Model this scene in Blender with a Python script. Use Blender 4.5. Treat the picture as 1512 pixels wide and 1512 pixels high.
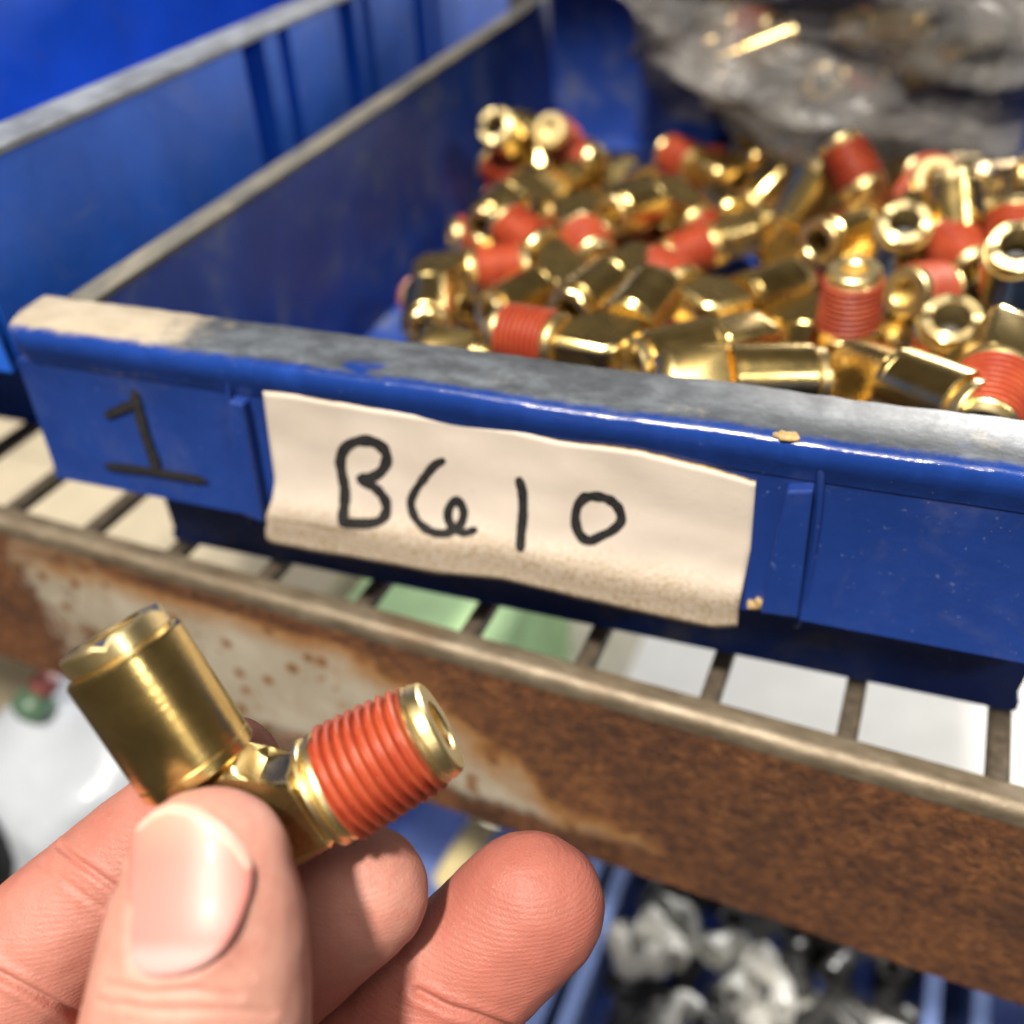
import bpy, bmesh, math, random
import numpy as np
from mathutils import Vector, Matrix, Quaternion, noise
from mathutils.bvhtree import BVHTree

for o in list(bpy.data.objects):
    bpy.data.objects.remove(o)
S = bpy.context.scene
COL = S.collection

# ------------------------------------------------------------------ camera
CAM = Vector((0, 0, .14))
FPX = 1440.0                       # focal length in pixels of the 1512 px photograph
RC = Matrix(((0.91997839, 0.38958786, -0.04314006),      # camera right, down, forward in the world
             (0.20729297, -0.57698461, -0.79001164),
             (-0.33267009, 0.71785101, -0.61157219)))
cd = bpy.data.cameras.new('camera'); co = bpy.data.objects.new('camera', cd); COL.objects.link(co)
cd.sensor_width = 36; cd.sensor_fit = 'HORIZONTAL'; cd.lens = 36 * FPX / 1512
cd.clip_start = .005; cd.clip_end = 50
m = Matrix.Identity(4)
for i in range(3):
    m[i][0] = RC[0][i]; m[i][1] = -RC[1][i]; m[i][2] = -RC[2][i]
m.translation = CAM
co.matrix_world = m
cd.dof.use_dof = True; cd.dof.focus_distance = .127; cd.dof.aperture_fstop = 11.5; cd.dof.aperture_blades = 0
S.camera = co

# ------------------------------------------------------------------ world, lamps, exposure
W = bpy.data.worlds.new('World'); S.world = W; W.use_nodes = True
W.node_tree.nodes['Background'].inputs[0].default_value = (.36, .31, .26, 1)
W.node_tree.nodes['Background'].inputs[1].default_value = .20
def lamp(name, loc, aim, size, power, col, sy=None):
    l = bpy.data.lights.new(name, 'AREA'); o = bpy.data.objects.new(name, l); COL.objects.link(o)
    l.energy = power; l.color = col; l.size = size
    if sy: l.shape = 'RECTANGLE'; l.size_y = sy
    else: l.shape = 'DISK'
    o.location = loc
    o.rotation_euler = (Vector(aim) - Vector(loc)).to_track_quat('-Z', 'Y').to_euler()
    return o
lamp('ceiling_lamp', (-.12, -.64, 1.45), (-.05, .15, 0), .13, 54, (1, .93, .82))
lamp('ceiling_fill', (-.1, -.5, 2.3), (0, .1, 0), 1.8, 30, (1, .95, .87), .9)  # added soft light in place of a bright ceiling, lifts the brass
lamp('aisle_lamp', (1.6, -.7, 1.35), (0, .15, 0), .4, 11, (1, .95, .88), .2)
lamp('added_rear_light', (.1, 2.3, .42), (-.05, .3, -.2), .6, 85, (1, .98, .94), .4)  # added light behind the rack, brightens the cartons under the shelf
S.view_settings.view_transform = 'Standard'
S.view_settings.look = 'None'
S.view_settings.exposure = 0
S.view_settings.gamma = 1
S.render.engine = 'CYCLES'
S.cycles.max_bounces = 7; S.cycles.transparent_max_bounces = 8
S.cycles.caustics_reflective = False; S.cycles.caustics_refractive = False
S.cycles.sample_clamp_indirect = 6
S.cycles.use_denoising = True

# ------------------------------------------------------------------ helpers
def ray(px, py):
    v = Vector(((px - 756) / FPX, (py - 756) / FPX, 1))
    return RC.transposed() @ v
def at(px, py, depth):
    return CAM + ray(px, py) * depth
def link(name, me, mat=None, parent=None, smooth=False):
    o = bpy.data.objects.new(name, me); COL.objects.link(o)
    if mat: me.materials.append(mat)
    if parent: o.parent = parent
    if smooth:
        for p in me.polygons: p.use_smooth = True
    return o
def mesh(name, vs, fs):
    me = bpy.data.meshes.new(name); me.from_pydata([tuple(v) for v in vs], [], fs); me.update()
    return me
def from_bm(name, bm):
    bmesh.ops.recalc_face_normals(bm, faces=bm.faces)
    me = bpy.data.meshes.new(name); bm.to_mesh(me); bm.free(); return me
def empty(name, loc=(0, 0, 0), rot=None):
    o = bpy.data.objects.new(name, None); COL.objects.link(o); o.location = loc
    o.empty_display_size = .01
    if rot is not None: o.rotation_euler = rot
    return o
def tag(o, label=None, cat=None, group=None, kind=None):
    for k, v in (('label', label), ('category', cat), ('group', group), ('kind', kind)):
        if v: o[k] = v
    return o
def box_bm(bm, x0, x1, y0, y1, z0, z1):
    vs = [bm.verts.new(p) for p in ((x0,y0,z0),(x1,y0,z0),(x1,y1,z0),(x0,y1,z0),(x0,y0,z1),(x1,y0,z1),(x1,y1,z1),(x0,y1,z1))]
    for f in ((0,3,2,1),(4,5,6,7),(0,1,5,4),(1,2,6,5),(2,3,7,6),(3,0,4,7)): bm.faces.new([vs[i] for i in f])
def box(name, b, mat, parent=None, bev=0, seg=2):
    bm = bmesh.new(); box_bm(bm, *b)
    if bev: bmesh.ops.bevel(bm, geom=bm.edges[:], offset=bev, segments=seg, affect='EDGES', profile=.5)
    return link(name, from_bm(name, bm), mat, parent, smooth=False)
def prism(name, poly, axis, a0, a1, mat, parent=None, bev=0, smooth=False, nseg=1):
    """extrude a closed 2-D outline along axis 'x','y' or 'z' between a0 and a1"""
    def mk(p, a):
        return {'x': (a, p[0], p[1]), 'y': (p[0], a, p[1]), 'z': (p[0], p[1], a)}[axis]
    bm = bmesh.new(); n = len(poly); rows = []
    for k in range(nseg + 1):
        a = a0 + (a1 - a0) * k / nseg
        rows.append([bm.verts.new(mk(p, a)) for p in poly])
    for k in range(nseg):
        for i in range(n):
            bm.faces.new((rows[k][i], rows[k][(i+1) % n], rows[k+1][(i+1) % n], rows[k+1][i]))
    bm.faces.new(rows[0]); bm.faces.new(rows[-1][::-1])
    if bev: bmesh.ops.bevel(bm, geom=bm.edges[:], offset=bev, segments=2, affect='EDGES', profile=.5)
    me = from_bm(name, bm)
    if smooth:
        me.polygons.foreach_set('use_smooth', [True] * len(me.polygons))
        me.set_sharp_from_angle(angle=math.radians(35))
    return link(name, me, mat, parent)
def lathe(name, prof, n=32, axis='x', rfun=None, closed=False):
    """prof: list of (along, radius)"""
    vs = []; fs = []
    for i, (a, r) in enumerate(prof):
        for k in range(n):
            t = 2 * math.pi * k / n
            c, s = r * math.cos(t), r * math.sin(t)
            vs.append((a, c, s) if axis == 'x' else (s, a, c))
    m_ = len(prof)
    for i in range(m_ if closed else m_ - 1):
        j = (i + 1) % m_
        for k in range(n):
            fs.append((i*n+k, i*n+(k+1) % n, j*n+(k+1) % n, j*n+k))
    if not closed:
        fs.append(tuple(range(n))[::-1]); fs.append(tuple((m_-1)*n+k for k in range(n)))
    bm = bmesh.new(); me = mesh(name, vs, fs); bm.from_mesh(me)
    bmesh.ops.recalc_face_normals(bm, faces=bm.faces); bm.to_mesh(me); bm.free()
    me.polygons.foreach_set('use_smooth', [True] * len(me.polygons))
    me.set_sharp_from_angle(angle=math.radians(32))
    return me
def catmull(pts, n):
    P = [np.array(p, float) for p in pts]
    P = [2*P[0]-P[1]] + P + [2*P[-1]-P[-2]]
    out = []
    for i in range(1, len(P)-2):
        for k in range(n):
            t = k / n
            a, b, c, d = P[i-1:i+3]
            out.append(.5*((2*b)+(-a+c)*t+(2*a-5*b+4*c-d)*t*t+(-a+3*b-3*c+d)*t**3))
    out.append(P[-2]); return out

def lump(name, c, half, sub, mat, amp, scale, seed, power=.75, octs=3, parent=None, fold=(1, 1, 1)):
    bm = bmesh.new(); bmesh.ops.create_icosphere(bm, subdivisions=sub, radius=1)
    for v in bm.verts:
        p = v.co.copy()
        q = Vector([math.copysign(abs(t)**power, t) for t in p])
        w = Vector((q.x*half[0], q.y*half[1], q.z*half[2]))
        s = Vector((w.x*fold[0] + w.z*.5, w.y*fold[1] - w.x*.35, w.z*fold[2])) * scale + Vector((seed, seed*.7, 0))
        r = 0
        for o_ in range(octs):
            r += (1 - 2*abs(noise.noise(s * (1.9**o_)))) * (.52**o_)
        v.co = w + p * amp * (r - .7)
    me = from_bm(name, bm); me.polygons.foreach_set('use_smooth', [True]*len(me.polygons))
    o = link(name, me, mat, parent); o.location = c; return o

# ------------------------------------------------------------------ materials
class N:
    """tiny node builder"""
    def __init__(s, name):
        s.m = bpy.data.materials.new(name); s.m.use_nodes = True; s.t = s.m.node_tree
        s.b = s.t.nodes['Principled BSDF']; s.out = s.t.nodes['Material Output']
    def n(s, typ, **kw):
        d = s.t.nodes.new(typ)
        for k, v in kw.items():
            if isinstance(k, str) and hasattr(d, k): setattr(d, k, v)
        return d
    def l(s, a, b): s.t.links.new(a, b)
    def coord(s, kind='Object'): return s.n('ShaderNodeTexCoord').outputs[kind]
    def mapping(s, v, scale=(1,1,1), loc=(0,0,0), rot=(0,0,0)):
        d = s.n('ShaderNodeMapping'); d.inputs['Scale'].default_value = scale; d.inputs['Location'].default_value = loc; d.inputs['Rotation'].default_value = rot
        s.l(v, d.inputs[0]); return d.outputs[0]
    def noise(s, v, scale, detail=4, rough=.55, dist=0):
        d = s.n('ShaderNodeTexNoise'); d.inputs['Scale'].default_value = scale; d.inputs['Detail'].default_value = detail
        d.inputs['Roughness'].default_value = rough; d.inputs['Distortion'].default_value = dist
        s.l(v, d.inputs['Vector']); return d.outputs['Fac']
    def voro(s, v, scale, feature='F1', rnd=1):
        d = s.n('ShaderNodeTexVoronoi'); d.feature = feature; d.inputs['Scale'].default_value = scale; d.inputs['Randomness'].default_value = rnd
        s.l(v, d.inputs['Vector']); return d.outputs['Distance']
    def voro2(s, x, z, scale):
        c = s.n('ShaderNodeCombineXYZ'); s.l(x, c.inputs[0]); s.l(z, c.inputs[1])
        d = s.n('ShaderNodeTexVoronoi'); d.voronoi_dimensions = '2D'; d.inputs['Scale'].default_value = scale
        s.l(c.outputs[0], d.inputs['Vector']); return d.outputs['Distance']
    def ramp(s, f, stops, interp='LINEAR'):
        d = s.n('ShaderNodeValToRGB'); d.color_ramp.interpolation = interp
        e = d.color_ramp.elements
        while len(e) < len(stops): e.new(.5)
        for i, (p, c) in enumerate(stops):
            e[i].position = p; e[i].color = (c, c, c, 1) if isinstance(c, (int, float)) else (*c, 1)
        s.l(f, d.inputs[0]); return d.outputs[0]
    def mix(s, f, a, b, mode='MIX'):
        d = s.n('ShaderNodeMix'); d.data_type = 'RGBA'; d.blend_type = mode
        for k, v in ((0, f), (6, a), (7, b)):
            if isinstance(v, (int, float)): d.inputs[k].default_value = v if k == 0 else (v, v, v, 1)
            elif isinstance(v, tuple): d.inputs[k].default_value = (*v, 1)
            else: s.l(v, d.inputs[k])
        return d.outputs[2]
    def math(s, op, a, b=None, c=None, clamp=False):
        d = s.n('ShaderNodeMath'); d.operation = op; d.use_clamp = clamp
        for k, v in ((0, a), (1, b), (2, c)):
            if v is None: continue
            if isinstance(v, (int, float)): d.inputs[k].default_value = v
            else: s.l(v, d.inputs[k])
        return d.outputs[0]
    def rng(s, v, a, b, c=0, d_=1, smooth=True):
        d = s.n('ShaderNodeMapRange'); d.interpolation_type = 'SMOOTHSTEP' if smooth else 'LINEAR'
        for k, q in ((1, a), (2, b), (3, c), (4, d_)): d.inputs[k].default_value = q
        s.l(v, d.inputs[0]); return d.outputs[0]
    def sep(s, v):
        d = s.n('ShaderNodeSeparateXYZ'); s.l(v, d.inputs[0]); return d.outputs
    def bump(s, h, strength=.3, dist=.001, prev=None):
        d = s.n('ShaderNodeBump'); d.inputs['Strength'].default_value = strength; d.inputs['Distance'].default_value = dist
        s.l(h, d.inputs['Height'])
        if prev is not None: s.l(prev, d.inputs['Normal'])
        return d.outputs[0]
    def set(s, **kw):
        names = dict(col='Base Color', rough='Roughness', metal='Metallic', nor='Normal', alpha='Alpha', trans='Transmission Weight', sss='Subsurface Weight', spec='Specular IOR Level', coat='Coat Weight')
        for k, v in kw.items():
            i = s.b.inputs[names[k]]
            if isinstance(v, tuple): i.default_value = (*v, 1)
            elif isinstance(v, (int, float)): i.default_value = v
            else: s.l(v, i)
        return s.m

def plastic_blue(name, base, dust=(.30, .27, .22), dust_amt=.35, rough=.38):
    k = N(name); v = k.coord()
    big = k.noise(v, 28, 5, .6); fine = k.noise(v, 420, 4, .6); sp = k.noise(v, 1500, 2, .5)
    c = k.mix(k.rng(big, .35, .7), base, tuple(min(1, x*1.35+.004) for x in base))
    d = k.math('MULTIPLY', k.rng(k.noise(v, 60, 6, .7, .4), .48, .78), dust_amt)
    c = k.mix(d, c, dust)
    c = k.mix(k.math('MULTIPLY', k.rng(sp, .735, .78), .5), c, (.35, .38, .45))
    stretch = k.mapping(v, (900, 60, 900), rot=(.3, .5, .4))
    sc = k.rng(k.noise(stretch, 1, 2, .5), .70, .76)
    c = k.mix(k.math('MULTIPLY', sc, .18), c, (.35, .42, .6))
    r = k.math('ADD', k.math('MULTIPLY', fine, .25), k.math('ADD', rough - .12, k.math('MULTIPLY', d, .5)))
    k.set(col=c, rough=r, nor=k.bump(k.math('ADD', fine, k.math('MULTIPLY', big, 1.2)), .12, .0006), spec=.45)
    return k.m
BLUE = plastic_blue('blue_plastic', (.008, .031, .170), dust_amt=.10)
BLUE_IN = plastic_blue('blue_plastic_dusty_inside', (.015, .052, .27), dust=(.17, .19, .25), dust_amt=.85, rough=.5)
BLUE_N = plastic_blue('blue_plastic_bright', (.012, .105, .56), dust_amt=.12, rough=.42)

def rim_mat():
    k = N('dusty_worn_rim'); v = k.coord(); x, y, z = k.sep(v)
    n1 = k.noise(v, 75, 8, .68, .5); n2 = k.noise(v, 700, 5, .7); n3 = k.noise(k.mapping(v, (.7, 1.2, 1)), 110, 10, .72, .2)
    grey = k.ramp(n3, [(.30, (.026, .030, .038)), (.48, (.060, .068, .080)), (.64, (.125, .142, .165)), (.80, (.29, .32, .355))])
    tan = k.ramp(n3, [(.3, (.30, .25, .18)), (.7, (.48, .41, .31))])
    tf = k.rng(k.math('ADD', x, k.math('MULTIPLY', k.math('SUBTRACT', n1, .5), .05)), -.074, -.055, 1, 0)
    tf2 = k.math('MULTIPLY', k.rng(n1, .58, .72), .45)
    c = k.mix(k.math('MAXIMUM', tf, tf2), grey, tan)
    # bare blue along the rounded nose, and rubbed patches
    yy = k.math('ADD', y, k.math('MULTIPLY', k.math('SUBTRACT', k.noise(v, 260, 8, .72), .5), .0036))
    nose = k.rng(yy, -.0136, -.0112, 1, 0)
    patch = k.math('MULTIPLY', k.rng(k.noise(v, 55, 3, .5), .66, .70), k.rng(y, -.011, -.007, 1, 0))
    bl = k.math('MAXIMUM', nose, patch)
    c = k.mix(bl, c, k.mix(k.rng(n1, .4, .7), (.008, .034, .19), (.012, .048, .26)))
    spk = k.rng(n2, .66, .72)
    c = k.mix(k.math('MULTIPLY', spk, .4), c, (.45, .44, .4))
    r = k.mix(bl, k.math('ADD', .42, k.math('MULTIPLY', n2, .25)), .13)
    k.set(col=c, rough=r, nor=k.bump(n2, .22, .0003, k.bump(n3, .15, .0005)))
    return k.m
RIM = rim_mat()
def siderim_mat():
    k = N('dusty_side_rim'); v = k.coord()
    n = k.noise(k.mapping(v, (1, .35, 1)), 120, 6, .65, .4)
    c = k.ramp(n, [(.3, (.05, .055, .065)), (.52, (.14, .13, .105)), (.75, (.26, .235, .18))])
    k.set(col=c, rough=.7, nor=k.bump(k.noise(v, 800, 4), .3, .0004)); return k.m
SRIM = siderim_mat()

def brass_mat(name, base, rough, brushed=True):
    k = N(name); v = k.coord()
    n1 = k.noise(v, 160, 5, .6, .3); n2 = k.noise(v, 1500, 3, .6)
    c = k.mix(k.rng(n1, .35, .75), base, tuple(x * f for x, f in zip(base, (.86, .80, .66))))
    ob = k.n('ShaderNodeObjectInfo').outputs['Random']
    tarn = k.math('MULTIPLY', k.rng(k.math('ADD', k.noise(v, 90, 4, .6, .5), k.math('MULTIPLY', k.math('SUBTRACT', ob, .5), .3)), .5, .75), .55)
    c = k.mix(tarn, c, tuple(x * f for x, f in zip(base, (.55, .48, .38))))
    st = k.noise(k.mapping(v, (2600, 60, 60)), 1, 3, .6)
    h = k.math('ADD', k.math('MULTIPLY', st, .5 if brushed else 0), k.math('MULTIPLY', n2, .35))
    r = k.math('ADD', rough, k.math('MULTIPLY', k.math('SUBTRACT', n1, .45), .28))
    k.set(col=c, metal=1.0, rough=r, nor=k.bump(h, .16, .0003)); return k.m
BRASS = brass_mat('brass', (.90, .69, .29), .21)
BRASS_B = brass_mat('brass_forged_body', (.86, .66, .285), .27, False)
BRASS_C = brass_mat('brass_collar', (.93, .76, .40), .33)
def seal_mat():
    k = N('red_thread_sealant'); v = k.coord()
    n = k.noise(v, 500, 5, .65); g = k.noise(v, 180, 3, .5)
    c = k.mix(k.rng(g, .35, .7), (.53, .100, .036), (.40, .055, .022))
    c = k.mix(k.math('MULTIPLY', k.rng(n, .54, .72), .5), c, (.60, .20, .10))
    ob = k.n('ShaderNodeObjectInfo').outputs['Random']
    c = k.mix(k.math('MULTIPLY', ob, .55), c, (.24, .034, .018))
    k.set(col=c, rough=k.math('ADD', .25, k.math('MULTIPLY', n, .3)), nor=k.bump(n, .25, .0005), sss=0.0); return k.m
SEAL = seal_mat()

def paper_mat():
    k = N('worn_cardboard_paper'); v = k.coord('UV'); ov = k.coord()
    u, w, _ = k.sep(v)
    fine = k.noise(ov, 2600, 3, .6); mid = k.noise(ov, 260, 6, .7); big = k.noise(ov, 45, 4, .6)
    c = k.mix(k.rng(big, .3, .75), (.64, .56, .485), (.56, .485, .41))
    ww = k.math('ADD', w, k.math('MULTIPLY', k.math('SUBTRACT', big, .5), .35))
    band = k.rng(ww, .12, .42, 1, 0)
    speck = k.rng(k.noise(ov, 1500, 5, .75), .44, .62)
    c = k.mix(k.math('MULTIPLY', band, k.math('ADD', .25, k.math('MULTIPLY', speck, .65))), c, (.31, .205, .085))
    line = k.rng(k.noise(k.mapping(ov, (40, 40, 420)), 1, 4, .6), .62, .70)
    c = k.mix(k.math('MULTIPLY', k.math('MULTIPLY', line, band), .55), c, (.16, .10, .045))
    dk = k.rng(mid, .66, .74)
    c = k.mix(k.math('MULTIPLY', dk, .35), c, (.22, .17, .12))
    fib = k.rng(fine, .68, .74)
    c = k.mix(k.math('MULTIPLY', fib, .35), c, (.2, .16, .12))
    k.set(col=c, rough=.78, nor=k.bump(fine, .22, .0002, k.bump(mid, .10, .0006)), spec=.25); return k.m
PAPER = paper_mat()
def simple(name, col, rough=.5, metal=0, var=.25, scale=200, bump=.2, spec=.5):
    k = N(name); v = k.coord(); n = k.noise(v, scale, 5, .6)
    c = k.mix(k.rng(n, .3, .7), tuple(x*(1-var) for x in col), tuple(min(1, x*(1+var)) for x in col))
    k.set(col=c, rough=rough, metal=metal, nor=k.bump(n, bump, .0006), spec=spec); return k.m
NRIM = simple('scuffed_rim', (.16, .175, .20), .5, var=.35, scale=120)
PEDGE = simple('torn_cardboard_edge', (.40, .27, .12), .85, scale=900, bump=.5)
def ink_mat():
    k = N('black_marker_ink'); v = k.coord(); n = k.noise(v, 1800, 4, .7)
    k.set(col=k.mix(k.rng(n, .35, .75), (.010, .010, .011), (.045, .043, .042)), rough=.55, spec=.3); return k.m
INK = ink_mat()

def beam_mat():
    k = N('rusty_galvanised_steel'); v = k.coord(); x, y, z = k.sep(v)
    n1 = k.noise(v, 42, 6, .62, .6); n2 = k.noise(v, 190, 7, .68, .4); n3 = k.noise(v, 900, 5, .7)
    # paint and zinc that is left
    zinc = k.mix(k.rng(k.noise(v, 60, 5, .6), .35, .7), (.40, .345, .26), (.52, .47, .38))
    zinc = k.mix(k.math('MULTIPLY', k.rng(n2, .52, .75), .40), zinc, (.28, .19, .10))
    # rust
    flake = k.math('ADD', k.math('MULTIPLY', k.noise(v, 330, 9, .76, .3), .72), k.math('MULTIPLY', k.noise(v, 48, 4, .6, .4), .28))
    rust = k.ramp(flake, [(.32, (.022, .009, .005)), (.43, (.075, .026, .010)), (.52, (.145, .052, .016)), (.61, (.235, .092, .028)), (.74, (.38, .20, .085))])
    pit = k.voro(k.mapping(v, (.7, 1, 1)), 240)
    rust = k.mix(k.math('MULTIPLY', k.rng(k.noise(v, 430, 3, .55, .8), .58, .68), .75), rust, (.026, .010, .006))
    rust = k.mix(k.math('MULTIPLY', k.rng(k.noise(k.mapping(v, (1, 1, 1), (3, 1, 2)), 360, 6, .7, .6), .62, .72), .6), rust, (.40, .23, .115))
    rust = k.mix(k.math('MULTIPLY', k.rng(k.noise(v, 30, 5, .65, .8), .45, .68), .62), rust, (.045, .017, .008))
    orange = k.mix(n2, (.36, .16, .022), (.22, .075, .012))
    # how far the rust has come: right of the zinc patch, and a strip under the top edge
    w = k.math('ADD', k.math('MULTIPLY', k.math('SUBTRACT', n1, .5), .070), k.math('MULTIPLY', k.math('SUBTRACT', n2, .5), .030))
    xs = k.math('ADD', k.math('ADD', x, w), k.math('MULTIPLY', k.math('ADD', z, .03), 1.5))
    right = k.rng(xs, -.064, -.048)
    left = k.rng(k.math('ADD', x, k.math('MULTIPLY', w, 1.3)), -.190, -.168, 1, 0)
    top = k.math('MULTIPLY', k.rng(k.math('ADD', z, k.math('MULTIPLY', w, .10)), -.0105, -.0075), k.rng(k.math('ADD', x, w), -.205, -.15))
    low = k.math('MULTIPLY', k.rng(k.math('ADD', z, k.math('MULTIPLY', w, .18)), -.049, -.044, 1, 0), k.rng(k.math('ADD', x, w), -.16, -.11))
    halo_r = k.rng(xs, -.090, -.054)
    halo_t = k.math('MULTIPLY', k.rng(k.math('ADD', z, k.math('MULTIPLY', w, .12)), -.018, -.008), k.rng(k.math('ADD', x, w), -.215, -.15))
    spots = k.rng(k.math('ADD', k.voro2(x, z, 95), k.math('MULTIPLY', k.math('SUBTRACT', n2, .5), .25)), .10, .22, 1, 0)
    spots = k.math('MULTIPLY', spots, k.rng(n1, .34, .46))
    sp2 = k.math('MULTIPLY', k.rng(k.math('ADD', k.voro2(x, z, 230), k.math('MULTIPLY', k.math('SUBTRACT', n2, .5), .3)), .10, .24, 1, 0), k.rng(k.noise(v, 55, 3, .5), .46, .58))
    spots = k.math('MAXIMUM', spots, k.math('MULTIPLY', sp2, .8))
    R_ = k.math('MAXIMUM', k.math('MAXIMUM', right, left), k.math('MAXIMUM', top, low))
    Hh = k.math('MAXIMUM', k.math('MAXIMUM', halo_r, halo_t), k.math('MULTIPLY', spots, .85))
    c = k.mix(k.math('MULTIPLY', Hh, .9), zinc, orange)
    core = k.rng(spots, .55, .95)
    c = k.mix(k.math('MULTIPLY', core, .6), c, (.11, .04, .012))
    c = k.mix(R_, c, rust)
    rg = k.mix(R_, k.math('ADD', .34, k.math('MULTIPLY', n2, .2)), .78)
    hgt = k.math('MULTIPLY', R_, k.math('ADD', k.math('MULTIPLY', flake, 1.0), k.math('MULTIPLY', k.noise(v, 430, 3, .55, .8), -1.2)))
    k.set(col=c, rough=rg, nor=k.bump(hgt, .8, .0011, k.bump(n3, .15, .0004)), metal=k.math('MULTIPLY', k.math('SUBTRACT', 1, k.math('MAXIMUM', R_, Hh), clamp=True), .15))
    return k.m
BEAM = beam_mat()
def strip_mat():
    k = N('worn_tan_steel'); v = k.coord(); n = k.noise(k.mapping(v, (.35, 1, 1)), 260, 7, .68); n2 = k.noise(v, 1400, 4, .7); b = k.noise(v, 30, 4)
    c = k.ramp(n, [(.3, (.10, .075, .048)), (.5, (.19, .15, .102)), (.7, (.30, .25, .18))])
    c = k.mix(k.math('MULTIPLY', k.rng(b, .5, .7), .5), c, (.15, .085, .04))
    k.set(col=c, rough=k.math('ADD', .32, k.math('MULTIPLY', n2, .25)), metal=.45, nor=k.bump(n2, .4, .0004, k.bump(n, .25, .0005))); return k.m
STRIP = strip_mat()
DECK = simple('dull_deck_steel', (.10, .078, .055), .55, .3, .4, 300, .3)

LBOARD = simple('lower_shelf_steel', (.30, .27, .22), .6, .2, .2, 60)
# ------------------------------------------------------------------ the shelf deck the bin stands on
shelf = tag(empty('shelf', (0, .119, 0)), 'slotted steel shelf with a deep rusty front edge under the blue bin', 'shelf')
YF = 0.0                                   # local y of the front face
prof = [(0.0, -.0555)]                    # outline in (y, z): front face, rounded shoulder, top strip, return
prof += [(0.0, -.004)]
for a in range(1, 6):
    t = math.radians(90 * a / 6); prof.append((.004 - .004*math.cos(t), -.004 + .004*math.sin(t)))
prof += [(.0048, 0.0), (.0048, -.0018)]
face_poly = [(0, -.0555), (0, -.0042), (.0018, -.0042), (.0018, -.0555)]
o = prism('front_face', face_poly, 'x', -.42, .20, BEAM, shelf, nseg=60)
strip_poly = [(-.0001, -.0040)]
for a in range(0, 7):
    t = math.radians(90 * a / 6); strip_poly.append((.0023 - .0024*math.cos(t), -.0024 + .0024*math.sin(t)))
strip_poly += [(.0052, 0.0), (.0052, -.0022), (.0030, -.0022), (.0022, -.0040)]
prism('top_strip', strip_poly, 'x', -.42, .20, STRIP, shelf, smooth=True, nseg=8)
prism('lower_return', [(.0019, -.0555), (.0019, -.0537), (.012, -.0537), (.012, -.0555)], 'x', -.42, .20, BEAM, shelf)
PITCH = .02485
barme = None
for i in range(-13, 10):
    x = .0054 + PITCH * i * 1.0
    if barme is None:
        ob = prism('deck_bar', [(-.0018, -.0030), (.0018, -.0030), (.0018, -.0004), (.0013, 0), (-.0013, 0), (-.0018, -.0004)], 'y', .0054, .34, DECK, shelf, smooth=True)
        barme = ob.data
    else:
        ob = link('deck_bar', barme, None, shelf)
    ob.location = (x, 0, 0)
prism('rear_strip', [(.342, -.004), (.342, 0), (.352, 0), (.352, -.004)], 'x', -.42, .20, DECK, shelf)

# the next shelf up in the rack: it shades the back of the bin
ups = tag(empty('shelf', (0, .17, .42)), 'upper steel shelf of the same rack, above the picture', 'shelf')
box('deck', (-.75, .55, .003, .52, -.004, 0), LBOARD, ups)
box('front_edge', (-.75, .55, -.001, .002, -.050, .003), STRIP, ups)

# ------------------------------------------------------------------ blue bin
YAW = 0.07077554
UX = Vector((math.cos(YAW), math.sin(YAW), 0)); UY = Vector((-math.sin(YAW), math.cos(YAW), 0))
BO = UX * -.0468 + UY * .1376
BINM = Matrix.Translation(BO) @ Matrix.Rotation(YAW, 4, 'Z')
BINV = BINM.inverted()
def on_by(px, py, by):                      # point seen at a pixel, on the bin-local plane y = by
    v = ray(px, py); n = UY
    t = (by + BO.dot(n) - CAM.dot(n)) / v.dot(n)
    return BINV @ (CAM + v * t)
bin_ = empty('storage_bin', BO, (0, 0, YAW))
tag(bin_, 'open blue plastic bin full of brass elbows with a hand-lettered card on its front', 'storage bin')
HW = .0890                                  # half width at the base
LEN = .300
box('bottom', (-HW, HW, .0, LEN, .0008, .0032), BLUE_IN, bin_)
# body front wall under the lip
prism('front_wall', [(-.0002, .0008), (.0020, .0034), (.0022, .0570), (-.0002, .0570)], 'x', -HW + .001, HW - .001, BLUE_IN, bin_)
# lip: hanging panel in front of the wall
lip = [(-.0146, .0262), (-.0141, .0300), (-.0133, .0450), (-.0131, .0515), (-.0132, .0531), (-.0108, .0531), (-.0110, .0440), (-.0122, .0262)]
LW = .1002
bm = bmesh.new()
nx = 60; rows = []
for i in range(nx + 1):
    x = -LW + 2 * LW * i / nx
    rows.append([bm.verts.new((x, y, z)) for y, z in lip])
for i in range(nx):
    for j in range(len(lip)):
        bm.faces.new((rows[i][j], rows[i][(j+1) % len(lip)], rows[i+1][(j+1) % len(lip)], rows[i+1][j]))
bm.faces.new(rows[0]); bm.faces.new(rows[-1][::-1])
me = from_bm('front_panel', bm)
me.polygons.foreach_set('use_smooth', [True]*len(me.polygons)); me.set_sharp_from_angle(angle=math.radians(40))
front = link('front_panel', me, BLUE, bin_)
# side cheeks of the lip, closing it at both ends
for sgn in (-1, 1):
    x0, x1 = sorted((sgn * (LW - .0001), sgn * (LW - .0022)))
    prism('lip_cheek', [(-.0121, .0262), (-.0109, .0440), (-.0107, .0565), (.0045, .0565), (.0045, .0262)], 'x', x0, x1, BLUE, bin_)
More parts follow.
